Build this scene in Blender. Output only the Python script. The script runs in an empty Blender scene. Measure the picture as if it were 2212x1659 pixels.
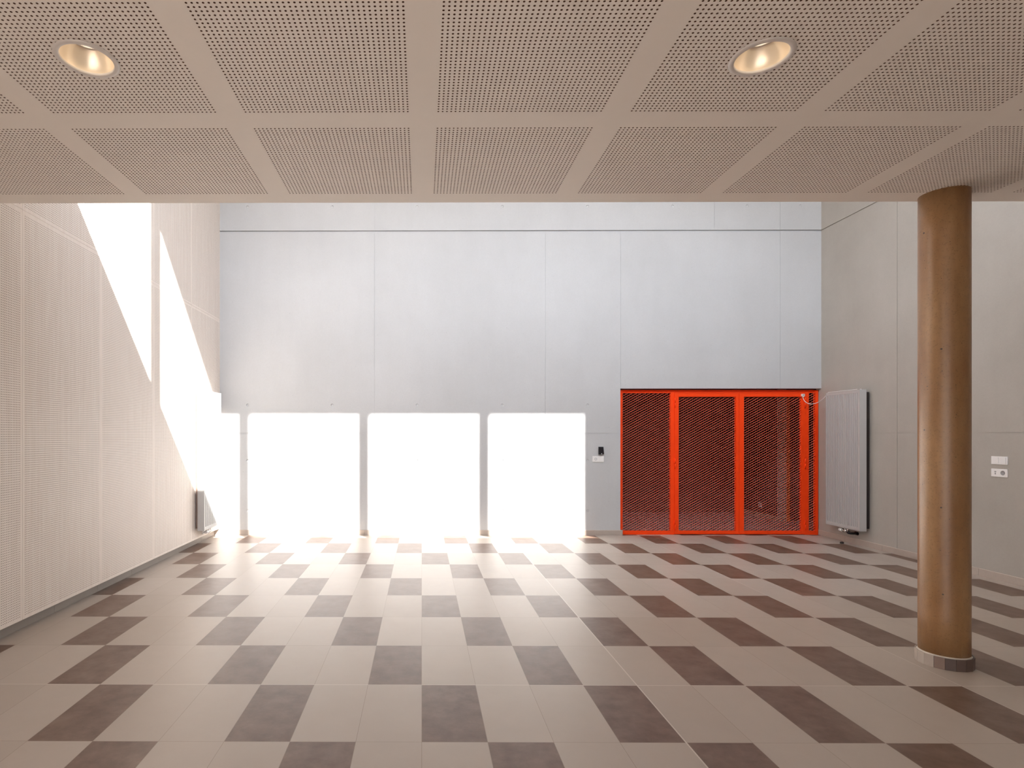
import bpy, bmesh, math, random
from mathutils import Vector, Matrix
random.seed(7)
sc = bpy.context.scene
COL = sc.collection
PI = math.pi

# ------------------------------------------------------------------ camera
F_PX, H_CAM, YAW = 1240.0, 1.405, 0.005
cam_d = bpy.data.cameras.new('camera')
cam = bpy.data.objects.new('camera', cam_d); COL.objects.link(cam)
cam.location = (0, 0, H_CAM)
cam.rotation_euler = (PI / 2, 0, YAW)
cam_d.sensor_fit = 'HORIZONTAL'; cam_d.sensor_width = 36.0
cam_d.lens = 36.0 * F_PX / 2212.0
cam_d.shift_x = (1106 - 904.8) / 2212.0
cam_d.shift_y = (939 - 829.5) / 2212.0
cam_d.clip_start = 0.02
sc.camera = cam

# ------------------------------------------------------------------ world, sun, exposure
w = bpy.data.worlds.new('sky'); sc.world = w; w.use_nodes = True
nt = w.node_tree; nt.nodes.clear()
wo = nt.nodes.new('ShaderNodeOutputWorld'); bg = nt.nodes.new('ShaderNodeBackground')
bg.inputs[1].default_value = 3.0
tc = nt.nodes.new('ShaderNodeTexCoord'); sx = nt.nodes.new('ShaderNodeSeparateXYZ'); rm = nt.nodes.new('ShaderNodeValToRGB')
nt.links.new(tc.outputs['Generated'], sx.inputs[0]); nt.links.new(sx.outputs[2], rm.inputs[0]); nt.links.new(rm.outputs[0], bg.inputs[0])
for i_, (p_, c_) in enumerate([(0.0, (0.30, 0.29, 0.27, 1)), (0.12, (0.42, 0.44, 0.47, 1)), (0.34, (0.82, 0.88, 0.97, 1)), (1.0, (0.72, 0.82, 0.98, 1))]):
    e_ = rm.color_ramp.elements[i_] if i_ < 2 else rm.color_ramp.elements.new(p_)
    e_.position = p_; e_.color = c_
nt.links.new(bg.outputs[0], wo.inputs[0])
SUN_DIR = Vector((-0.694, 1.0, -1.06)).normalized()
sd = bpy.data.lights.new('sun', 'SUN'); sd.energy = 11.2; sd.angle = math.radians(0.53); sd.color = (1.0, 0.965, 0.915)
so = bpy.data.objects.new('sun', sd); COL.objects.link(so)
so.rotation_euler = SUN_DIR.to_track_quat('-Z', 'Y').to_euler(); so.location = (8, -6, 14)
vs = sc.view_settings
vs.view_transform = 'Standard'; vs.look = 'None'; vs.gamma = 1.0; vs.use_curve_mapping = False
vs.exposure = 1.52
sc.cycles.max_bounces = 14; sc.cycles.diffuse_bounces = 10; sc.cycles.glossy_bounces = 6

# ------------------------------------------------------------------ room measures
XL, XR = -2.83, 5.57          # panel face on the left, concrete on the right
YB = 8.03                     # back wall
YE = 3.66                     # edge of the low ceiling
ZC = 2.885                    # low ceiling
ZT = 6.95                     # top of the high space
YN = -3.0                     # behind the camera

# ------------------------------------------------------------------ node helpers
class NT:
    def __init__(s, name):
        s.m = bpy.data.materials.new(name); s.m.use_nodes = True
        s.t = s.m.node_tree; s.t.nodes.clear()
        s.out = s.n('ShaderNodeOutputMaterial'); s.b = s.n('ShaderNodeBsdfPrincipled')
        s.l(s.b.outputs[0], s.out.inputs[0])
    def n(s, k): return s.t.nodes.new(k)
    def l(s, a, b): s.t.links.new(a, b)
    def put(s, v, sock):
        if isinstance(v, bpy.types.NodeSocket): s.l(v, sock)
        else: sock.default_value = v
    def math(s, op, a, b=None, c=None):
        n = s.n('ShaderNodeMath'); n.operation = op
        s.put(a, n.inputs[0])
        if b is not None: s.put(b, n.inputs[1])
        if c is not None: s.put(c, n.inputs[2])
        return n.outputs[0]
    def mix(s, f, a, b):
        n = s.n('ShaderNodeMix'); n.data_type = 'RGBA'
        s.put(f, n.inputs[0]); s.put(a, n.inputs[6]); s.put(b, n.inputs[7])
        return n.outputs[2]
    def noise(s, vec, scale, detail=3, rough=0.55):
        n = s.n('ShaderNodeTexNoise'); s.l(vec, n.inputs['Vector'])
        n.inputs['Scale'].default_value = scale; n.inputs['Detail'].default_value = detail
        n.inputs['Roughness'].default_value = rough
        return n.outputs[0]
    def vor(s, vec, scale):
        n = s.n('ShaderNodeTexVoronoi'); s.l(vec, n.inputs['Vector']); n.inputs['Scale'].default_value = scale
        return n
    def ramp(s, v, stops):
        n = s.n('ShaderNodeValToRGB'); s.l(v, n.inputs[0]); e = n.color_ramp.elements
        for i, (p, c) in enumerate(stops):
            x = e[i] if i < 2 else e.new(p)
            x.position = p; x.color = c
        return n.outputs[0]
    def coord(s, stretch=None):
        c = s.n('ShaderNodeTexCoord').outputs['Object']
        if stretch:
            m = s.n('ShaderNodeMapping'); m.inputs['Scale'].default_value = stretch; s.l(c, m.inputs[0]); return m.outputs[0]
        return c
    def xyz(s, v):
        n = s.n('ShaderNodeSeparateXYZ'); s.l(v, n.inputs[0]); return n.outputs
    def bump(s, h, strength, dist=0.001):
        n = s.n('ShaderNodeBump'); n.inputs['Strength'].default_value = strength; n.inputs['Distance'].default_value = dist
        s.l(h, n.inputs['Height']); s.l(n.outputs[0], s.b.inputs['Normal'])
    def fin(s, col=None, rough=0.5, spec=0.5, metal=0.0):
        if col is not None: s.put(col, s.b.inputs['Base Color'])
        s.put(rough, s.b.inputs['Roughness']); s.b.inputs['Specular IOR Level'].default_value = spec
        s.b.inputs['Metallic'].default_value = metal
        return s.m

def g(a, b, c): return (a, b, c, 1)

def plain(name, col, rough=0.5, spec=0.5, metal=0.0, var=0.06):
    k = NT(name)
    f = k.noise(k.coord(), 14.0, 3)
    c2 = tuple(min(1, x * (1 + var)) for x in col[:3]) + (1,); c1 = tuple(x * (1 - var) for x in col[:3]) + (1,)
    return k.fin(k.mix(f, c1, c2), rough, spec, metal)

def concrete(name, a, b, rough=0.6, pits=0.14):
    k = NT(name); co = k.coord()
    big = k.noise(co, 0.9, 4, 0.6); st = k.noise(k.coord((3.0, 3.0, 0.6)), 1.6, 4, 0.6); fine = k.noise(co, 55, 3, 0.6)
    f = k.math('ADD', k.math('MULTIPLY', big, 0.75), k.math('MULTIPLY', st, 0.25))
    c = k.mix(k.ramp(f, [(0.33, g(0, 0, 0)), (0.68, g(1, 1, 1))]), a, b)
    c = k.mix(k.math('MULTIPLY', k.math('SUBTRACT', fine, 0.35), 0.28), c, tuple(x * 0.72 for x in a[:3]) + (1,))
    v = k.vor(co, 26)
    pm = k.math('MULTIPLY', k.math('LESS_THAN', v.outputs['Distance'], 0.10), k.math('GREATER_THAN', k.xyz(v.outputs['Color'])[0], 1 - pits * 0.5))
    c = k.mix(k.math('MULTIPLY', pm, 0.45), c, tuple(x * 0.45 for x in a[:3]) + (1,))
    k.bump(fine, 0.12, 0.002)
    return k.fin(c, rough, 0.35)

def tile_floor():
    k = NT('floor_tiles'); co = k.coord(); x, y, z = k.xyz(co)
    u = k.math('DIVIDE', x, 0.3017); v = k.math('DIVIDE', k.math('SUBTRACT', y, 2.624), 0.599)
    i = k.math('FLOOR', u); j = k.math('FLOOR', v)
    s = k.math('MODULO', k.math('ADD', k.math('ADD', i, j), 3000.25), 3.0)
    dark = k.math('LESS_THAN', s, 0.9)
    fu = k.math('MULTIPLY', k.math('SUBTRACT', 0.5, k.math('ABSOLUTE', k.math('SUBTRACT', k.math('FRACT', u), 0.5))), 0.3017)
    fv = k.math('MULTIPLY', k.math('SUBTRACT', 0.5, k.math('ABSOLUTE', k.math('SUBTRACT', k.math('FRACT', v), 0.5))), 0.599)
    grout = k.math('LESS_THAN', k.math('MINIMUM', fu, fv), 0.0011)
    jn = k.math('LESS_THAN', k.math('ABSOLUTE', k.math('SUBTRACT', x, 1.2068)), 0.0035)
    jy = k.math('LESS_THAN', k.math('ABSOLUTE', k.math('SUBTRACT', y, 3.223)), 0.0024)
    jx = k.math('LESS_THAN', k.math('ABSOLUTE', k.math('SUBTRACT', x, 3.017)), 0.0022)
    joint = k.math('MAXIMUM', k.math('MAXIMUM', jn, jy), jx)
    cv = k.n('ShaderNodeCombineXYZ'); k.l(i, cv.inputs[0]); k.l(j, cv.inputs[1])
    wn = k.n('ShaderNodeTexWhiteNoise'); k.l(cv.outputs[0], wn.inputs[0]); rnd = wn.outputs[0]
    cl = k.noise(co, 7.0, 6, 0.65)
    lightc = k.mix(rnd, g(0.455, 0.392, 0.338), g(0.500, 0.436, 0.382))
    lightc = k.mix(k.math('MULTIPLY', cl, 0.25), lightc, g(0.33, 0.275, 0.235))
    darkc = k.mix(k.ramp(cl, [(0.35, g(0, 0, 0)), (0.7, g(1, 1, 1))]), g(0.130, 0.072, 0.048), g(0.215, 0.145, 0.112))
    c = k.mix(dark, lightc, darkc)
    c = k.mix(grout, c, g(0.30, 0.235, 0.18)); c = k.mix(joint, c, g(0.62, 0.56, 0.50))
    k.bump(k.noise(co, 35, 3), 0.05, 0.001)
    return k.fin(c, k.math('ADD', 0.36, k.math('MULTIPLY', cl, 0.08)), 0.50)

def perforated_board(name, a, b, hole, size, p=0.01588):
    """holes laid out from the board's own lower corner; local y across, local z up"""
    k = NT(name); co = k.coord(); x, y, z = k.xyz(co)
    u = k.math('DIVIDE', k.math('SUBTRACT', y, 0.029 - p / 2), p); v = k.math('DIVIDE', k.math('SUBTRACT', z, 0.030 - p / 2), p)
    du = k.math('SUBTRACT', k.math('FRACT', u), 0.5); dv = k.math('SUBTRACT', k.math('FRACT', v), 0.5)
    d = k.math('SQRT', k.math('ADD', k.math('MULTIPLY', du, du), k.math('MULTIPLY', dv, dv)))
    h = k.math('LESS_THAN', d, 0.0031 / p)
    inu = k.math('MULTIPLY', k.math('GREATER_THAN', u, 0), k.math('LESS_THAN', u, 60))
    nv = int((size - 0.045) / p)
    inv = k.math('MULTIPLY', k.math('GREATER_THAN', v, 0), k.math('LESS_THAN', v, nv))
    h = k.math('MULTIPLY', h, k.math('MULTIPLY', inu, inv))
    oi = k.n('ShaderNodeObjectInfo')
    off = k.n('ShaderNodeVectorMath'); off.operation = 'ADD'; k.l(co, off.inputs[0])
    cv = k.n('ShaderNodeCombineXYZ'); k.l(k.math('MULTIPLY', oi.outputs['Random'], 31.0), cv.inputs[1]); k.l(k.math('MULTIPLY', oi.outputs['Random'], 17.0), cv.inputs[2])
    k.l(cv.outputs[0], off.inputs[1]); o = off.outputs[0]
    st = k.n('ShaderNodeMapping'); st.inputs['Scale'].default_value = (1, 7, 0.5); k.l(o, st.inputs[0])
    gr = k.noise(st.outputs[0], 4, 5, 0.6)
    c = k.mix(k.ramp(gr, [(0.3, g(0, 0, 0)), (0.75, g(1, 1, 1))]), a, b)
    vo = k.vor(o, 5.5)
    kn = k.math('MULTIPLY', k.math('LESS_THAN', vo.outputs['Distance'], k.math('MULTIPLY', k.xyz(vo.outputs['Color'])[1], 0.075)), k.math('GREATER_THAN', k.xyz(vo.outputs['Color'])[0], 0.45))
    c = k.mix(k.math('MULTIPLY', kn, 0.42), c, g(0.30, 0.13, 0.08))
    c = k.mix(h, c, hole)
    return k.fin(c, 0.55, 0.3)

def column_mat():
    k = NT('column_concrete'); co = k.coord()
    a = k.noise(k.coord((2.2, 2.2, 0.5)), 3.0, 5, 0.6); fine = k.noise(co, 90, 3, 0.6); mid = k.noise(co, 24, 5, 0.6)
    c = k.mix(k.ramp(a, [(0.32, g(0, 0, 0)), (0.7, g(1, 1, 1))]), g(0.270, 0.128, 0.048), g(0.410, 0.240, 0.112))
    c = k.mix(k.math('MULTIPLY', k.math('GREATER_THAN', fine, 0.60), 0.32), c, g(0.14, 0.075, 0.035))
    c = k.mix(k.math('MULTIPLY', k.math('SUBTRACT', mid, 0.4), 0.6), c, g(0.15, 0.09, 0.045))
    v = k.vor(co, 13)
    pm = k.math('MULTIPLY', k.math('LESS_THAN', v.outputs['Distance'], k.math('MULTIPLY', k.xyz(v.outputs['Color'])[1], 0.075)), k.math('GREATER_THAN', k.xyz(v.outputs['Color'])[0], 0.35))
    c = k.mix(k.math('MULTIPLY', pm, 0.92), c, g(0.03, 0.02, 0.012))
    v2 = k.vor(co, 34)
    p2 = k.math('MULTIPLY', k.math('LESS_THAN', v2.outputs['Distance'], 0.085), k.math('GREATER_THAN', k.xyz(v2.outputs['Color'])[0], 0.72))
    c = k.mix(k.math('MULTIPLY', p2, 0.85), c, g(0.05, 0.03, 0.015))
    k.bump(fine, 0.08, 0.001)
    return k.fin(c, 0.36, 0.7)

M = {}
M['floor'] = tile_floor()
M['store_floor'] = plain('store_floor_tiles', g(0.42, 0.35, 0.34), 0.45)
M['wall'] = concrete('back_wall_concrete', g(0.465, 0.470, 0.475), g(0.520, 0.526, 0.534))
M['wall_r'] = concrete('side_wall_concrete', g(0.360, 0.335, 0.300), g(0.425, 0.398, 0.362))
M['board'] = perforated_board('perforated_wood_board', g(0.77, 0.685, 0.62), g(0.85, 0.78, 0.72), g(0.10, 0.06, 0.04), 2.908)
M['board_up'] = perforated_board('perforated_wood_board_upper', g(0.77, 0.685, 0.62), g(0.85, 0.78, 0.72), g(0.10, 0.06, 0.04), 3.9)
M['ceil'] = plain('ceiling_plaster', g(0.74, 0.675, 0.61), 0.6, 0.3, var=0.02)
M['fleece'] = plain('dark_brown_fleece', g(0.110, 0.052, 0.030), 0.9, 0.1)
M['render'] = plain('pale_render', g(0.62, 0.58, 0.54), 0.7, 0.2, var=0.03)
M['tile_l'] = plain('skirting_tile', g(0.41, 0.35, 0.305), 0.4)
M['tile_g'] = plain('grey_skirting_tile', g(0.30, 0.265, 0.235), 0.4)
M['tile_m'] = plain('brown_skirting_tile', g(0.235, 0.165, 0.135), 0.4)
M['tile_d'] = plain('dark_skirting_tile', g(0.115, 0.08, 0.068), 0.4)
M['mortar'] = plain('mortar', g(0.55, 0.50, 0.44), 0.8)
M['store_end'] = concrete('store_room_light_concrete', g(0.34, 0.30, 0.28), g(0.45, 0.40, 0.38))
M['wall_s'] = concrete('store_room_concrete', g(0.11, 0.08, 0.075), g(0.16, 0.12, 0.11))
M['col'] = column_mat()
M['red'] = plain('orange_red_lacquer', g(0.95, 0.062, 0.007), 0.45, 0.18, var=0.03)
M['redmesh'] = plain('orange_red_mesh_lacquer', g(0.90, 0.17, 0.10), 0.5, 0.3, var=0.03)
M['rad'] = plain('radiator_enamel', g(0.47, 0.46, 0.45), 0.34, 0.5, var=0.02)
M['white'] = plain('white_plastic', g(0.78, 0.77, 0.76), 0.35, var=0.01)
M['black'] = plain('black_plastic', g(0.012, 0.012, 0.016), 0.25, 0.6)
M['grey'] = plain('grey_plastic', g(0.30, 0.30, 0.30), 0.5)
M['chrome'] = plain('chrome', g(0.72, 0.70, 0.68), 0.18, 0.5, 1.0, var=0.01)
M['ring'] = plain('downlight_trim_enamel', g(0.62, 0.57, 0.53), 0.4, var=0.01)
M['refl'] = plain('satin_reflector', g(0.88, 0.77, 0.63), 0.28, 0.5, 0.55, var=0.01)
M['frame'] = plain('window_aluminium', g(0.40, 0.40, 0.41), 0.5)
M['wood'] = plain('orange_door_edge', g(0.62, 0.16, 0.04), 0.5)
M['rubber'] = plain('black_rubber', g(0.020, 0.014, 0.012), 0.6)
k = NT('lamp_glow'); k.b.inputs['Emission Color'].default_value = g(1.0, 0.86, 0.66); k.b.inputs['Emission Strength'].default_value = 3.0
M['lamp'] = k.fin(g(0.9, 0.85, 0.75), 0.5)

# ------------------------------------------------------------------ mesh helpers
def link(name, me, m=None, parent=None, loc=(0, 0, 0)):
    o = bpy.data.objects.new(name, me); COL.objects.link(o)
    if m is not None:
        for x in (m if isinstance(m, (list, tuple)) else [m]): me.materials.append(x)
    o.location = loc
    if parent is not None: o.parent = parent
    return o

def thing(name, label, cat, loc=(0, 0, 0), group=None):
    o = bpy.data.objects.new(name, None); COL.objects.link(o); o.location = loc
    o.empty_display_size = 0.1
    o['label'] = label; o['category'] = cat
    if group: o['group'] = group
    return o

def tag(o, label, cat, group=None):
    o['label'] = label; o['category'] = cat
    if group: o['group'] = group
    return o

class B:
    """collects shapes into one mesh"""
    def __init__(s): s.bm = bmesh.new(); s.mi = 0
    def quad(s, pts):
        f = s.bm.faces.new([s.bm.verts.new(p) for p in pts]); f.material_index = s.mi; return f
    def box(s, x0, y0, z0, x1, y1, z1, bev=0.0):
        t = bmesh.new(); bmesh.ops.create_cube(t, size=1)
        bmesh.ops.scale(t, vec=(x1 - x0, y1 - y0, z1 - z0), verts=t.verts)
        bmesh.ops.translate(t, vec=((x0 + x1) / 2, (y0 + y1) / 2, (z0 + z1) / 2), verts=t.verts)
        if bev: bmesh.ops.bevel(t, geom=t.edges[:], offset=bev, segments=2, profile=0.7, affect='EDGES')
        s.add(t); return s
    def add(s, t, mat=None):
        if mat is not None: bmesh.ops.transform(t, matrix=mat, verts=t.verts)
        mp = {v: s.bm.verts.new(v.co) for v in t.verts}
        for f in t.faces:
            n = s.bm.faces.new([mp[v] for v in f.verts]); n.material_index = s.mi; n.smooth = f.smooth
        t.free()
    def lathe(s, prof, seg=48, mat=None, smooth=True, caps=True):
        t = bmesh.new(); rings = []
        for r, z in prof:
            if r < 1e-6: rings.append([t.verts.new((0, 0, z))])
            else: rings.append([t.verts.new((r * math.cos(2 * PI * i / seg), r * math.sin(2 * PI * i / seg), z)) for i in range(seg)])
        for a, b in zip(rings, rings[1:]):
            for i in range(seg):
                j = (i + 1) % seg
                vv = [a[i % len(a)], a[j % len(a)], b[j % len(b)], b[i % len(b)]]
                u = []
                for v in vv:
                    if v not in u: u.append(v)
                if len(u) > 2: f = t.faces.new(u); f.smooth = smooth
        if caps:
            for r in (rings[0], rings[-1]):
                if len(r) > 2: t.faces.new(r)
        s.add(t, mat); return s
    def tube(s, pts, r, seg=10):
        t = bmesh.new(); rings = []
        pts = [Vector(p) for p in pts]
        for i, p in enumerate(pts):
            d = (pts[min(i + 1, len(pts) - 1)] - pts[max(i - 1, 0)]).normalized()
            q = d.to_track_quat('Z', 'Y')
            rings.append([t.verts.new(p + q @ Vector((r * math.cos(2 * PI * k / seg), r * math.sin(2 * PI * k / seg), 0))) for k in range(seg)])
        for a, b in zip(rings, rings[1:]):
            for i in range(seg):
                j = (i + 1) % seg; f = t.faces.new([a[i], a[j], b[j], b[i]]); f.smooth = True
        t.faces.new(rings[0]); t.faces.new(rings[-1])
        s.add(t); return s
    def cyl(s, p0, p1, r, seg=24):
        return s.tube([p0, p1], r, seg)
    def me(s, name, fix=True):
        if fix: bmesh.ops.recalc_face_normals(s.bm, faces=s.bm.faces)
        me = bpy.data.meshes.new(name); s.bm.to_mesh(me); s.bm.free(); return me
    def obj(s, name, m, parent=None, loc=(0, 0, 0), fix=True):
        return link(name, s.me(name, fix), m, parent, loc)

def struct(o): o['kind'] = 'structure'; return o

def relief(us, vs, depth, P, cups=()):
    """wall sheet over breakpoints us x vs. depth(uc, vc) -> offset into the wall or None for an opening.
    P(u, v, d) gives the point. cups: centres of round tie holes."""
    us = sorted(set(round(u, 5) for u in us)); vs_ = sorted(set(round(v, 5) for v in vs))
    for cu, cv in cups: pass
    b = B(); D = {}
    nu, nv = len(us) - 1, len(vs_) - 1
    cupset = {}
    for i in range(nu):
        for j in range(nv):
            uc, vc = (us[i] + us[i + 1]) / 2, (vs_[j] + vs_[j + 1]) / 2
            D[i, j] = depth(uc, vc)
            for (cu, cv) in cups:
                if abs(uc - cu) < 1e-3 and abs(vc - cv) < 1e-3: cupset[i, j] = (cu, cv)
    for (i, j), d in D.items():
        u0, u1, v0, v1 = us[i], us[i + 1], vs_[j], vs_[j + 1]
        if d is not None:
            if (i, j) in cupset:
                cu, cv = cupset[i, j]; n = 16; ro, ri = 0.020, 0.013; h = (u1 - u0) / 2
                ang = [2 * PI * t / n for t in range(n)]
                def sq(a):
                    c, s_ = math.cos(a), math.sin(a); m = max(abs(c), abs(s_)); return (cu + h * c / m, cv + (v1 - v0) / 2 * s_ / m)
                for t in range(n):
                    a, a2 = ang[t], ang[(t + 1) % n]
                    b.quad([P(*sq(a), d), P(*sq(a2), d), P(cu + ro * math.cos(a2), cv + ro * math.sin(a2), d), P(cu + ro * math.cos(a), cv + ro * math.sin(a), d)])
                    b.quad([P(cu + ro * math.cos(a), cv + ro * math.sin(a), d), P(cu + ro * math.cos(a2), cv + ro * math.sin(a2), d), P(cu + ri * math.cos(a2), cv + ri * math.sin(a2), d + 0.008), P(cu + ri * math.cos(a), cv + ri * math.sin(a), d + 0.008)])
                b.bm.faces.new([b.bm.verts.new(P(cu + ri * math.cos(a), cv + ri * math.sin(a), d + 0.008)) for a in ang])
            else:
                b.quad([P(u0, v0, d), P(u1, v0, d), P(u1, v1, d), P(u0, v1, d)])
        for (a, c2, e0, e1) in (((i, j), (i + 1, j), (u1, v0), (u1, v1)), ((i, j), (i, j + 1), (u0, v1), (u1, v1))):
            if c2 in D:
                d0, d1 = D[a], D[c2]
                if d0 is None and d1 is None: continue
                if d0 is None: d0 = 0.0 if d1 == 0 else d1
                if d1 is None: d1 = 0.0 if d0 == 0 else d0
                if abs(d0 - d1) > 1e-6: b.quad([P(*e0, d0), P(*e1, d0), P(*e1, d1), P(*e0, d1)])
    bmesh.ops.remove_doubles(b.bm, verts=b.bm.verts, dist=1e-5)
    return b

def cut(vals, w): return [v - w / 2 for v in vals] + [v + w / 2 for v in vals]

# ------------------------------------------------------------------ floor
b = B(); b.box(-2.99, YN, -0.12, XR + 0.2, YB + 0.055, 0.0)
floor = struct(b.obj('floor', M['floor']))

# ------------------------------------------------------------------ back wall
T = 0.10
DX0 = 2.774; DZ = 2.050
holes_x = [-2.439, -1.254, -0.065, 1.126, 2.318]
top_x = holes_x + [3.502, 4.54, 5.28]
cups = [(x, z) for x in holes_x for z in (1.819, 1.042, 0.343)] + [(x, 4.596) for x in top_x]
cups += [(x, 5.9) for x in top_x]
c6 = 0.06
JV_full = [(-0.661, 0, 9), (1.727, 0, 4.2), (DX0, DZ, 4.25), (4.082, 4.25, 9), (4.997, DZ, 9)]
us = [XL - 0.15, XR + 0.3] + cut([v[0] for v in JV_full], 0.005) + cut(top_x, c6) + [DX0]
vs2 = [0, ZT + 0.2, DZ] + cut([4.253], 0.020) + cut([1.424], 0.006) + cut([1.819, 1.042, 0.343, 4.596, 5.9], c6)
def dep(u, v):
    if u > DX0 and v < DZ: return None
    if abs(v - 4.253) < 0.010: return 0.020
    if abs(v - 1.424) < 0.003 and u < DX0: return 0.004
    for x, z0, z1 in JV_full:
        if abs(u - x) < 0.0025 and z0 < v < z1: return 0.004
    return 0.0
b = relief(us, vs2, dep, lambda u, v, d: (u, YB + d, v), cups)
# lintel soffit and the thickness of the wall around the opening
b.quad([(DX0, YB, DZ), (XR + 0.3, YB, DZ), (XR + 0.3, YB + T, DZ), (DX0, YB + T, DZ)])
b.quad([(DX0, YB, 0), (DX0, YB, DZ), (DX0, YB + T, DZ), (DX0, YB + T, 0)])
b.quad([(XL - .15, YB + T, 0), (DX0, YB + T, 0), (DX0, YB + T, ZT + .2), (XL - .15, YB + T, ZT + .2)])
b.quad([(DX0, YB + T, DZ), (XR + .3, YB + T, DZ), (XR + .3, YB + T, ZT + .2), (DX0, YB + T, ZT + .2)])
struct(b.obj('wall_back', M['wall'], fix=False))

# ------------------------------------------------------------------ right wall
us = [YN, YB + T, 3.36] + cut([6.753, 3.3], 0.006); vs2 = [0, ZT + 0.2, ZC + 0.5] + cut([1.424], 0.006) + cut([4.253], 0.016)
def depr(u, v):
    if u < 3.36 and v > ZC + 0.5: return None
    if abs(v - 4.253) < 0.008: return 0.012
    if abs(v - 1.424) < 0.003: return 0.004
    if abs(u - 6.753) < 0.003 or abs(u - 3.3) < 0.003: return 0.005
    return 0.0
b = relief(us, vs2, depr, lambda u, v, d: (XR + d, u, v))
b.box(XR + 0.03, YN, 0, XR + 0.25, 3.36, ZC + .5); b.box(XR + 0.03, 3.36, 0, XR + 0.25, YB + T, ZT + .2)
struct(b.obj('wall_right', M['wall_r'], fix=False))

# ------------------------------------------------------------------ left wall with its perforated boards
b = B(); b.box(-3.10, YN, 0, -2.91, 3.36, ZC + .5); b.box(-3.10, 3.36, 0, -2.91, YB + 0.1, ZT + .2)
wl = struct(b.obj('wall_left', M['render']))
def board(y0, z0, hgt, mat):
    t = B(); t.box(0, 0.0012, 0, 0.018, 0.9938, hgt, 0.0012)
    return t
def mk(t, mat, y0, z0): return t.obj('perforated_board', mat, wl, (XL - 0.018, y0, z0))
Y0 = 8.035
proto = mk(board(0, 0, 2.908, None), M['board'], Y0 - 0.995, 0.092)
protu = mk(board(0, 0, 3.9, None), M['board_up'], Y0 - 0.995, 3.002)
n = 2
for i in range(2, 12):
    c = proto.copy(); COL.objects.link(c); c.location = (XL - 0.018, Y0 - 0.995 * i, 0.092); c.parent = wl
for i in range(2, 6):
    c = protu.copy(); COL.objects.link(c); c.location = (XL - 0.018, Y0 - 0.995 * i, 3.002); c.parent = wl
b = B(); b.box(-2.912, YN, 0.0915, XL - 0.018, YB, 0.0945); b.box(-2.912, YN, 2.99, XL - 0.019, YB, 3.01)
b.obj('board_batten', M['fleece'], wl)

# skirting: tiles of 60 cm with thin joints
def skirting(name, p0, p1, t, h, first, step, m):
    """p0->p1 along x or y on the wall face, t = outward offset (dx, dy)"""
    b = B(); p0, p1 = Vector(p0), Vector(p1); L = (p1 - p0).length; d = (p1 - p0) / L
    s = [0.0] + [first + step * k for k in range(60) if 0 < first + step * k < L] + [L]
    for a, c in zip(s, s[1:]):
        q0, q1 = p0 + d * (a + 0.001), p0 + d * (c - 0.001)
        xs = sorted((q0.x, q1.x + t[0])); ys = sorted((q0.y, q1.y + t[1]))
        b.box(xs[0], ys[0], 0.0, xs[1], ys[1], h, 0.0012)
    o = b.obj(name, m)
    if h < 0.08:
        b = B(); q1 = p1
        xs = sorted((p0.x, q1.x + t[0] * 0.9)); ys = sorted((p0.y, q1.y + t[1] * 0.9))
        b.box(xs[0], ys[0], h, xs[1], ys[1], h + 0.003); b.obj('top_joint', M['mortar'], o)
    return o
struct(skirting('baseboard_left', (-2.91, YN), (-2.91, YB), (0.010, 0), 0.0915, 0.268, 0.604, M['tile_g']))
struct(skirting('baseboard_back', (-2.90, YB), (DX0 + 0.030, YB), (0, -0.011), 0.070, 0.30, 0.6, M['tile_l']))
struct(skirting('baseboard_right', (XR, YN), (XR, YB + 0.045), (-0.011, 0), 0.070, 0.36, 0.6, M['tile_l']))

# ------------------------------------------------------------------ low perforated ceiling
P_ = 0.01958; NH = 39; R_ = 0.0045; TH = 0.0125
FX = [-2.576 + 0.884 * i for i in range(9)]
FY = [1.885, 2.773, 0.997]
ux = [XL, XR + 0.02]; uy = [YN, YE]
for x in FX: ux += [x - P_ / 2, x + 38.5 * P_]
for y in FY: uy += [y - P_ / 2, y + 38.5 * P_]
def in_field(u, v):
    return any(x - P_ / 2 < u < x + 38.5 * P_ for x in FX) and any(y - P_ / 2 < v < y + 38.5 * P_ for y in FY)
b = relief(ux, uy, lambda u, v: None if in_field(u, v) else 0.0, lambda u, v, d: (u, v, ZC + d))
b.quad([(XL, YE, ZC), (XR, YE, ZC), (XR, YE, ZC + 0.02), (XL, YE, ZC + 0.02)])
ceil = struct(b.obj('ceiling', M['ceil'], fix=False))

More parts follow.
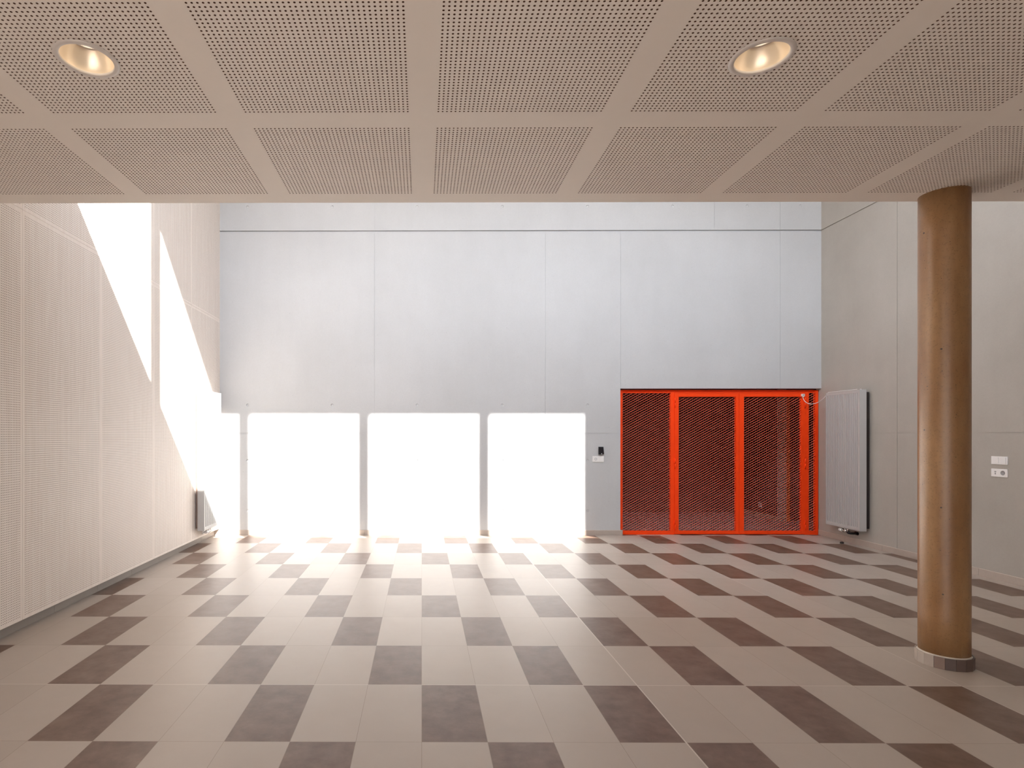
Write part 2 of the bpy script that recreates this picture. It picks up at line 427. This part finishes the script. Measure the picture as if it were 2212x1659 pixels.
def field_mesh(name, light=None):
    """39 x 39 drilled cells; light = radius of the round cut-out at the middle"""
    V, Fc, MI = [], [], []
    ring = [(math.cos(PI / 4 * k), math.sin(PI / 4 * k)) for k in range(8)]
    sq = [(c / max(abs(c), abs(s)), s / max(abs(c), abs(s))) for c, s in ring]
    keep = set()
    for i in range(NH):
        for j in range(NH):
            cx, cy = (i) * P_, (j) * P_
            if light:
                dx, dy = abs(i - 19) * P_, abs(j - 19) * P_
                if math.hypot(dx, dy) < 0.1125: continue
            keep.add((i, j)); n0 = len(V)
            V += [(cx + P_ / 2 * a, cy + P_ / 2 * c, 0) for a, c in sq]
            V += [(cx + R_ * a, cy + R_ * c, 0) for a, c in ring]
            V += [(cx + R_ * a, cy + R_ * c, TH) for a, c in ring]
            for q in range(8):
                r = (q + 1) % 8
                Fc.append((n0 + q, n0 + 8 + q, n0 + 8 + r, n0 + r)); MI.append(0)
                Fc.append((n0 + 8 + q, n0 + 16 + q, n0 + 16 + r, n0 + 8 + r)); MI.append(1)
            Fc.append(tuple(n0 + 16 + q for q in range(8))); MI.append(1)
    me = bpy.data.meshes.new(name); me.from_pydata(V, [], Fc); me.polygons.foreach_set('material_index', MI)
    if light:
        bm = bmesh.new(); es = []; vm = {}
        def gv(p):
            q = (round(p[0], 5), round(p[1], 5))
            if q not in vm: vm[q] = bm.verts.new((p[0], p[1], 0))
            return vm[q]
        for i in range(NH):
            for j in range(NH):
                if (i, j) in keep: continue
                for di, dj in ((1, 0), (-1, 0), (0, 1), (0, -1)):
                    if (i + di, j + dj) in keep:
                        cx, cy = (i + di / 2) * P_, (j + dj / 2) * P_; h = P_ / 2
                        a, c = ((cx, cy - h), (cx, cy + h)) if di else ((cx - h, cy), (cx + h, cy))
                        es.append(bm.edges.new((gv(a), gv(c))))
        m0 = 19 * P_; n = 40
        cv = [bm.verts.new((m0 + light * math.cos(2 * PI * t / n), m0 + light * math.sin(2 * PI * t / n), 0)) for t in range(n)]
        es += [bm.edges.new((cv[t], cv[(t + 1) % n])) for t in range(n)]
        bmesh.ops.triangle_fill(bm, use_beauty=True, use_dissolve=False, edges=es)
        t2 = bpy.data.meshes.new('tmp'); bm.to_mesh(t2); bm.free()
        bm = bmesh.new(); bm.from_mesh(me); bm.from_mesh(t2); bm.to_mesh(me); bm.free()
    return me
mA = field_mesh('perforated_field'); mB = field_mesh('perforated_field_cut', 0.106)
for me in (mA, mB): me.materials.append(M['ceil']); me.materials.append(M['fleece'])
LIGHTS = [(1, 0), (4, 0)]
for i, x in enumerate(FX):
    for j, y in enumerate(FY):
        o = bpy.data.objects.new('perforated_field', mB if (i, j) in LIGHTS else mA)
        COL.objects.link(o); o.location = (x, y, ZC); o.parent = ceil

# ------------------------------------------------------------------ high space: front wall with window band, roof
SZ, LZ = 4.405, 6.62
b = B()
b.box(XL - 0.1, 3.36, ZC + 0.02, XR + 0.2, YE, SZ)
b.box(XL - 0.1, 3.36, LZ, XR + 0.2, YE, ZT + .2)
b.box(5.497, 3.36, SZ, XR + 0.2, YE, LZ)
b.box(XL - 0.25, 3.36, SZ, XL, YE, LZ)
struct(b.obj('wall_front', M['render']))
b = B(); b.box(XL - .1, YN, ZC + 0.30, XR + .2, 3.36, ZC + 0.5)
struct(b.obj('ceiling_slab', M['render']))
b = B(); b.box(XL - 0.1, YE - 0.3, ZT, XR + 0.2, YB + T, ZT + 0.2)
struct(b.obj('ceiling_high', M['render']))
wf = B(); wf.box(XL, 3.555, SZ, 5.497, 3.645, SZ + 0.03)
for x in (-2.78, -1.10, 0.580, 2.260, 3.940): wf.box(x - 0.056, 3.560, SZ, x + 0.056, 3.640, LZ)
wf.box(XL, 3.555, LZ - 0.02, 5.497, 3.645, LZ)
struct(wf.obj('window_1', M['frame']))
# rear end of the low area, behind the camera; framed opening added for fill light
RW0, RW1 = -2.7, 0.9
b = B(); b.box(-3.1, YN - 0.2, 0, RW0, YN, ZC + 0.5); b.box(RW1, YN - 0.2, 0, XR + 0.25, YN, ZC + 0.5); b.box(RW0, YN - 0.2, 2.6, RW1, YN, ZC + 0.5)
struct(b.obj('wall_rear', M['render']))
b = B()
for x in (RW0 + 0.03, RW0 + 1.80, RW1 - 0.03): b.box(x - 0.03, YN - 0.14, 0, x + 0.03, YN - 0.06, 2.6)
b.box(RW0, YN - 0.14, 2.54, RW1, YN - 0.06, 2.6); b.box(RW0, YN - 0.14, 0, RW1, YN - 0.06, 0.08)
struct(b.obj('fill_window', M['frame']))

# ------------------------------------------------------------------ store room behind the mesh screen
ST = 10.45
b = B(); b.box(2.2, YB + 0.056, -0.12, 7.2, 11.0, -0.001); struct(b.obj('floor', M['store_floor']))
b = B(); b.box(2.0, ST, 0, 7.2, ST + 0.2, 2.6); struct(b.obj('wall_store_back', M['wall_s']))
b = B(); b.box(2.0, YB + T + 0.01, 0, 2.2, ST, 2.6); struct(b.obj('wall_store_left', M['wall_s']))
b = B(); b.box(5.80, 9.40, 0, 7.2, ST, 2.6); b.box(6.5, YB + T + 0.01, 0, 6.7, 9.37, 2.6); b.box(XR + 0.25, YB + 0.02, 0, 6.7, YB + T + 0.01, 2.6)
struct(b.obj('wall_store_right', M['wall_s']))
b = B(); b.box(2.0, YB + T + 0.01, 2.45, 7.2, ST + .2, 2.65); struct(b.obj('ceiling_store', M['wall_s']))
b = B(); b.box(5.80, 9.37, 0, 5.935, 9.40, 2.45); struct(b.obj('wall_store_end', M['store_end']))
b = B(); b.box(5.789, 9.36, 0, 5.80, ST, 0.07); b.box(5.789, 9.359, 0, 5.93, 9.37, 0.07)
struct(b.obj('baseboard_store', M['tile_l']))
b = B(); b.box(5.935, 9.33, 0, 5.965, 9.37, 2.05); d = b.obj('door_1', M['wood']); struct(d)

# ------------------------------------------------------------------ orange red mesh screen with two gates
FY0, FY1 = 8.078, 8.128          # front and back face of the steel tubes
scr = thing('mesh_screen', 'orange-red steel mesh screen with double gate filling the opening in the concrete wall', 'gate', (4.17, FY0, 0))
def off(o): return (-4.17, -FY0, 0)
def part(b, name, m, parent, fix=True):
    o = b.obj(name, m, parent, fix=fix)
    o.location = (-4.17, -FY0, 0) if parent is scr else (0, 0, 0)
    return o
b = B()
b.box(2.776, FY0, 0.07, 2.821, FY1, 2.030, 0.002)            # left post
b.box(3.494, FY0, 0.052, 3.546, FY1, 1.992, 0.002)           # post beside left gate
b.box(5.370, FY0, 0.052, 5.429, FY1, 1.992, 0.002)
b.box(5.521, FY0, 0.0, 5.561, FY1, 2.030, 0.002)
b.box(2.821, FY0 + 0.004, 1.992, 5.521, FY1, 2.006, 0.001); b.box(2.821, FY0 + 0.034, 2.004, 5.521, FY1 + 0.03, 2.036, 0.001)           # head
b.box(2.806, FY0, 0.002, 3.546, FY1, 0.054, 0.002)
b.box(5.370, FY0, 0.002, 5.521, FY1, 0.054, 0.002)
b.box(3.546, FY0 + 0.02, 0.002, 5.370, FY1, 0.012)
part(b, 'frame', M['red'], scr)
WM, HM = 0.0628, 0.0350
def xmesh(x0, x1, z0, z1, y):
    """expanded metal: slanted flat strands between staggered nodes"""
    b = B(); nx = int((x1 - x0) / (WM / 2)) + 2; nz = int((z1 - z0) / (HM / 2)) + 2
    t, kn = 0.0017, 0.0055
    V, Fc = [], []
    def bar(p, q, w_, dy0, dy1):
        (ax, az), (bx, bz) = p, q
        ax2, bx2 = min(max(ax, x0), x1), min(max(bx, x0), x1)
        if bx2 - ax2 < 1e-4: return
        f0, f1 = (ax2 - ax) / (bx - ax), (bx2 - ax) / (bx - ax)
        az2, bz2 = az + (bz - az) * f0, az + (bz - az) * f1
        if max(az2, bz2) > z1 or min(az2, bz2) < z0: return
        n0 = len(V)
        for (X, Z) in ((ax2, az2), (bx2, bz2)):
            V.extend([(X, y - 0.003, Z - w_), (X, y + 0.0005, Z + w_), (X, y + 0.003, Z + w_), (X, y - 0.0005, Z - w_)])
        for a, c in ((0, 1), (1, 2), (2, 3), (3, 0)): Fc.append((n0 + a, n0 + c, n0 + 4 + c, n0 + 4 + a))
    for i in range(-1, nx + 1):
        for j in range(-1, nz + 1):
            if (i + j) % 2: continue
            X, Z = x0 + i * WM / 2, z0 + j * HM / 2
            bar((X - kn, Z), (X + kn, Z), t * 1.15, 0, 0)
            for s in (1, -1): bar((X + kn, Z), (X + WM / 2 - kn, Z + s * HM / 2), t, 0, 0)
    me = bpy.data.meshes.new('mesh_infill'); me.from_pydata(V, [], Fc); me.validate(); return me
def infill(x0, x1, z0, z1, y, parent):
    o = link('mesh_infill', xmesh(x0, x1, z0, z1, y), M['redmesh'], parent)
    o.location = (-4.17, -FY0, 0) if parent is scr else (0, 0, 0)
    return o
infill(2.815, 3.500, 0.050, 1.996, FY0 + 0.010, scr)
infill(5.424, 5.526, 0.050, 1.996, FY0 + 0.010, scr)
# inner side cheeks behind each mesh come from the tubes themselves
def gate(x0, x1, mx0, mx1, hx):
    b = B(); y0 = FY0 - 0.008
    b.box(x0, y0, 0.012, mx0, FY1 - 0.01, 1.988, 0.0015); b.box(mx1, y0, 0.012, x1, FY1 - 0.01, 1.988, 0.0015)
    b.box(mx0, y0, 1.937, mx1, FY1 - 0.01, 1.988, 0.0015); b.box(mx0, y0, 0.012, mx1, FY1 - 0.01, 0.056, 0.0015)
    gt = part(b, 'gate_leaf', M['red'], scr)
    infill(mx0 - 0.005, mx1 + 0.005, 0.052, 1.940, FY0 + 0.010, gt)
    for z in (1.782, 0.928, 0.073):
        h = B(); h.cyl((hx, y0 - 0.006, z), (hx, y0 - 0.006, z + 0.070), 0.0065, 14); h.cyl((hx, y0 - 0.006, z + 0.072), (hx, y0 - 0.006, z + 0.140), 0.0060, 14)
        h.box(hx - 0.016, y0 - 0.004, z + 0.075, hx, y0 + 0.004, z + 0.138); h.box(hx, y0 - 0.004, z, hx + 0.014, y0 + 0.004, z + 0.068)
        part(h, 'hinge', M['red'], gt)
    return gt
gate(3.5485, 4.447, 3.605, 4.405, 3.551)
gate(4.4505, 5.3675, 4.518, 5.321, 5.372)

# ------------------------------------------------------------------ radiators
def radiator(label, cat, side, head_y):
    """side -1: on the left boards facing +x, side +1: on the right wall facing -x. local origin: wall side foot"""
    s = -side
    wall = XL if side < 0 else XR
    ox = wall - side * 0.035 if side < 0 else wall - 0.058
    t = thing('radiator', label, cat, (ox, 7.44, 0.0), 'tall vertical radiators flanking the back corners')
    D_, H0, H1, W0, W1 = 0.082, 0.205, 1.965, -0.295, 0.295
    def X(v): return s * v
    def bx(b, a0, y0, z0, a1, y1, z1, bev=0.0):
        xs = sorted((X(a0), X(a1))); b.box(xs[0], y0, z0, xs[1], y1, z1, bev)
    # front panel with flutes
    b = B(); n = 18; g0, g1 = W0 + 0.018, W1 - 0.018; p = (g1 - g0) / n; dp = 0.012
    z0, z1 = H0 + 0.052, H1 - 0.048
    prof = []
    for i in range(n):
        y = g0 + p * i
        prof += [(y, 0), (y + p * 0.52, 0), (y + p * 0.60, dp), (y + p * 0.92, dp), (y + p, 0)]
    for (ya, da), (yb, db) in zip(prof, prof[1:]):
        if yb - ya < 1e-6: continue
        b.quad([(X(D_ - da), ya, z0), (X(D_ - db), yb, z0), (X(D_ - db), yb, z1), (X(D_ - da), ya, z1)])
        for zz, e in ((z0, -0.012), (z1, 0.012)):
            b.quad([(X(D_ - da), ya, zz), (X(D_ - db), yb, zz), (X(D_), yb, zz + e), (X(D_), ya, zz + e)])
    for (ya, yb) in ((W0 + 0.002, g0), (g1, W1 - 0.002)):
        b.quad([(X(D_), ya, z0 - .012), (X(D_), yb, z0 - .012), (X(D_), yb, z1 + .012), (X(D_), ya, z1 + .012)])
    b.quad([(X(D_), W0 + .002, H0 + .004), (X(D_), W1 - .002, H0 + .004), (X(D_), W1 - .002, z0 - .012), (X(D_), W0 + .002, z0 - .012)])
    b.quad([(X(D_), W0 + .002, z1 + .012), (X(D_), W1 - .002, z1 + .012), (X(D_), W1 - .002, H1 - .004), (X(D_), W0 + .002, H1 - .004)])
    b.obj('front_panel', M['rad'], t, fix=False)
    b = B(); bx(b, 0.0, W0 + .01, H0 + .01, 0.022, W1 - .01, H1 - .01, 0.004); b.obj('back_panel', M['rad'], t)
    for y in (W0 - 0.004, W1):
        b = B(); bx(b, 0.0, y, H0, D_ + 0.003, y + 0.004, H1, 0.0015); b.obj('side_panel', M['rad'], t)
    b = B(); bx(b, 0.002, W0, H1 - 0.006, D_ + .002, W1, H1 - 0.002)
    for i in range(24):
        y = W0 + 0.02 + i * 0.0235; bx(b, 0.012, y, H1 - 0.002, D_ - 0.012, y + 0.008, H1 + 0.0005)
    b.obj('top_grille', M['rad'], t)
    b = B(); bx(b, 0.003, W0, H0 + .001, D_, W1, H0 + .005); b.obj('bottom_panel', M['rad'], t)
    b = B(); b.cyl((X(D_ * .55), W0 + 0.03, H1 - .001), (X(D_ * .55), W0 + 0.03, H1 + 0.010), 0.009, 16); b.obj('air_vent', M['white'], t)
    b = B(); gp = 0.026 if side < 0 else 0.046  # dark plate stands in for the shade between radiator and wall
    bx(b, -gp, W0 + 0.012, H0 + 0.03, 0.0, W1 - 0.012, H1 - 0.03, 0.002); b.obj('gap_shade_plate', M['tile_m'] if side < 0 else M['rubber'], t)
    # valve below
    v = B(); hy, sg = head_y
    v.cyl((X(0.055), hy + sg * 0.055, 0.168), (X(0.055), hy + sg * 0.135, 0.168), 0.014, 18)
    v.cyl((X(0.055), hy + sg * 0.070, 0.168), (X(0.055), hy + sg * 0.082, 0.168), 0.021, 6)
    v.cyl((X(0.055), hy + sg * 0.105, 0.165), (X(0.055), hy + sg * 0.105, 0.208), 0.011, 16)
    v.cyl((X(0.055), hy + sg * 0.150, 0.165), (X(0.055), hy + sg * 0.150, 0.208), 0.011, 16)
    vo = v.obj('valve', M['chrome'], t)
    hd = B()
    mt = Matrix.Translation((X(0.055), hy, 0.168)) @ Matrix.Rotation(-sg * PI / 2, 4, 'X')
    hd.lathe([(0.0, 0), (0.016, 0.001), (0.021, 0.008), (0.022, 0.045), (0.019, 0.056), (0.0, 0.057)], 28, mt)
    hd.obj('thermostat_head', M['white'], vo)
    e = B(); gap = 0.035 if side < 0 else 0.058
    for k_ in (0.140, 0.168):
        yy = hy + sg * k_
        e.tube([(X(0.055), yy, 0.172), (X(0.053), yy, 0.155), (X(0.040), yy, 0.143), (X(0.0), yy, 0.140), (X(-gap), yy, 0.140)], 0.0125, 14)
        e.cyl((X(-gap), yy, 0.140), (X(-gap + 0.006), yy, 0.140), 0.022, 20)
    e.obj('connection_pipe', M['black'] if side > 0 else M['white'], vo)
    return t
radiator('white fluted vertical radiator on the perforated wood boards of the left wall, half in sun', 'radiator', -1, (-0.17, 1))
radiator('grey fluted vertical radiator on the right concrete wall beside the orange-red gate', 'radiator', 1, (0.09, -1))

# ------------------------------------------------------------------ concrete column on a tile plinth
CX, CY = 3.213, 3.548
ct = thing('concrete_column', 'round brown-tinted concrete column with tiled plinth under the ceiling edge', 'column', (CX, CY, 0))
b = B(); prof = [(0.1235, 0.06)] + [(0.1235, 0.06 + (ZC - 0.06) * t / 12) for t in range(1, 13)]
b.lathe(prof, 96); b.obj('shaft', M['col'], ct)
NP = 17; rp = 0.137; hp = 0.070
pb = B(); pb.lathe([(0.118, 0.0), (0.131, 0.0), (0.131, 0.066), (0.124, 0.076), (0.118, 0.078)], 64, caps=False); pl = pb.obj('plinth', M['mortar'], ct)
for i in range(NP):
    a = 2 * PI * i / NP + 0.13; wv = 2 * rp * math.tan(PI / NP) - 0.0016
    t = B(); t.box(-0.006, -wv / 2, 0.0, 0.0, wv / 2, hp, 0.0008)
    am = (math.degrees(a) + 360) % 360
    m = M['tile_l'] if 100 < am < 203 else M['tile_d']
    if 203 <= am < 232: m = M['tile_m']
    o = t.obj('plinth_tile', m, pl); o.location = (rp * math.cos(a), rp * math.sin(a), 0); o.rotation_euler = (0, 0, a)

# ------------------------------------------------------------------ recessed downlights
def downlight(x, y, label):
    t = thing('downlight', label, 'ceiling light', (x, y, ZC), 'recessed downlights in the perforated ceiling')
    b = B(); b.lathe([(0.095, 0.004), (0.095, -0.002), (0.098, -0.006), (0.112, -0.0055), (0.1165, -0.002), (0.1165, 0.0)], 72, caps=False); b.obj('trim_ring', M['ring'], t)
    b = B(); pr = []
    for k_ in range(13):
        f = k_ / 12; pr.append((0.0955 - 0.037 * f ** 1.6, 0.004 + 0.070 * f))
    b.lathe(pr, 72, caps=False); rf = b.obj('reflector', M['refl'], t)
    b = B(); b.lathe([(0.0585, 0.074), (0.054, 0.076), (0.053, 0.072), (0.046, 0.073), (0.045, 0.080)], 48, caps=False); b.obj('lamp_collar', M['ring'], rf)
    b = B(); b.lathe([(0.046, 0.080), (0.0, 0.080)], 40, caps=False); b.obj('lamp_glass', M['lamp'], t)
    return t
downlight(FX[1] + 19 * P_, FY[0] + 19 * P_, 'round recessed downlight in the ceiling above the perforated wood wall')
downlight(FX[4] + 19 * P_, FY[0] + 19 * P_, 'round recessed downlight in the ceiling nearer the concrete column')

# ------------------------------------------------------------------ wall devices
# reader and plate left of the gate
t = thing('card_reader', 'small black card reader above the white plate left of the gate', 'card reader', (2.501, YB, 1.130))
b = B(); b.box(-0.037, -0.030, 0, 0.037, 0, 0.107, 0.004)
for v in b.bm.verts:                       # narrow the top, round the shoulders, slope the face
    f = v.co.z / 0.107
    v.co.x *= 1 - 0.10 * f ** 3; v.co.x -= 0.002 * f
    if v.co.y < -0.01: v.co.y += 0.012 * f ** 2
b.obj('housing', M['black'], t)
b = B(); b.cyl((0.002, -0.034, 0.010), (0.002, -0.028, 0.010), 0.006, 16); b.obj('lens', M['white'], t)
t = thing('wall_plate', 'double white wall plate with a small dial under the card reader', 'wall plate', (2.462, YB, 1.024))
b = B(); b.box(-0.079, -0.010, 0, 0.079, 0, 0.083, 0.003); b.obj('cover', M['white'], t)
b = B(); mt = Matrix.Translation((-0.034, -0.0095, 0.042)) @ Matrix.Rotation(PI / 2, 4, 'X')
b.lathe([(0.017, 0.0), (0.017, 0.0015), (0.0125, 0.0015), (0.0125, 0.0)], 32, mt, caps=False)
b.obj('dial', M['grey'], t)
b = B(); b.box(0.010, -0.0115, 0.016, 0.066, -0.0095, 0.069, 0.001); b.box(0.012, -0.012, 0.013, 0.060, -0.0095, 0.015); b.obj('rocker', M['white'], t)
# plates right of the column: local x = toward the camera along the wall
def plate(z, name, label, cat):
    t = thing(name, label, cat, (XR, 5.556, z))
    b = B(); b.box(-0.010, -0.0775, 0, 0, 0.0775, 0.078, 0.003); b.obj('cover', M['white'], t); return t
t = plate(1.118, 'light_switch', 'white double light switch right of the column, above the socket plate', 'light switch')
for y in (0.035, -0.035):
    b = B(); b.box(-0.0135, y - 0.029, 0.010, -0.009, y + 0.029, 0.068, 0.0015); b.obj('rocker', M['white'], t)
t = plate(0.998, 'wall_socket', 'white double socket plate right of the column, below the light switch', 'socket')
b = B(); mt = Matrix.Translation((-0.0102, -0.035, 0.040)) @ Matrix.Rotation(-PI / 2, 4, 'Y')
b.lathe([(0.022, 0.0), (0.021, 0.002), (0.0195, 0.002), (0.019, 0.0006), (0.0, 0.0006)], 32, mt, caps=False); b.obj('socket_cup', M['grey'], t)
b = B(); b.box(-0.0115, 0.028, 0.045, -0.0095, 0.044, 0.055); b.box(-0.0115, 0.031, 0.022, -0.0095, 0.041, 0.040); b.obj('data_port', M['grey'], t)
# socket in the store room
t = thing('wall_socket', 'small white socket low on the wall inside the meshed store room', 'socket', (5.80, 9.86, 0.165))
b = B(); b.box(-0.012, -0.04, 0, 0, 0.04, 0.08, 0.003); b.obj('cover', M['white'], t)
b = B(); b.cyl((-0.014, 0, 0.04), (-0.0119, 0, 0.04), 0.022, 24); b.obj('socket_cup', M['grey'], t)

# door contact and its cable
t = thing('door_contact', 'small white contact box at the top corner of the gate', 'sensor', (5.331, 8.070, 1.940))
b = B(); b.box(-0.018, -0.030, 0, 0.018, 0, 0.036, 0.004); b.obj('housing', M['white'], t)
b = B(); b.box(-0.008, -0.032, 0.010, 0.010, -0.0295, 0.028, 0.001); b.obj('cover', M['grey'], t)
b = B(); b.cyl((0.0, -0.015, -0.016), (0.0, -0.015, 0.002), 0.007, 12); b.obj('gland', M['white'], t)
P0 = Vector((5.331, 8.055, 1.926)); P3 = Vector((5.462, 7.750, 1.968))
pts = []
for i in range(33):
    f = i / 32; a, c, d_, e = P0, Vector((5.345, 8.02, 1.78)), Vector((5.43, 7.85, 1.80)), P3
    pts.append(a * (1 - f) ** 3 + c * 3 * f * (1 - f) ** 2 + d_ * 3 * f * f * (1 - f) + e * f ** 3)
pts += [Vector((5.450, 7.72, 1.9715)), Vector((5.445, 7.60, 1.9720)), Vector((5.442, 7.40, 1.9722)), Vector((5.440, 7.20, 1.9720))]
b = B(); b.tube(pts, 0.0036, 10)
tag(b.obj('cable', M['white']), 'thin white cable sagging from the gate contact to the radiator top', 'cable')

# door stop on the floor
t = thing('door_stop', 'small black round door stop on the floor below the right radiator', 'door stop', (5.426, 7.441, 0))
b = B(); b.lathe([(0.0, 0.0), (0.021, 0.0), (0.022, 0.012), (0.019, 0.020), (0.010, 0.023), (0.0, 0.023)], 32); b.obj('rubber_buffer', M['rubber'], t)
b = B(); b.lathe([(0.0, 0.0228), (0.005, 0.0228), (0.004, 0.025), (0.0, 0.0255)], 16); b.obj('screw', M['chrome'], t)
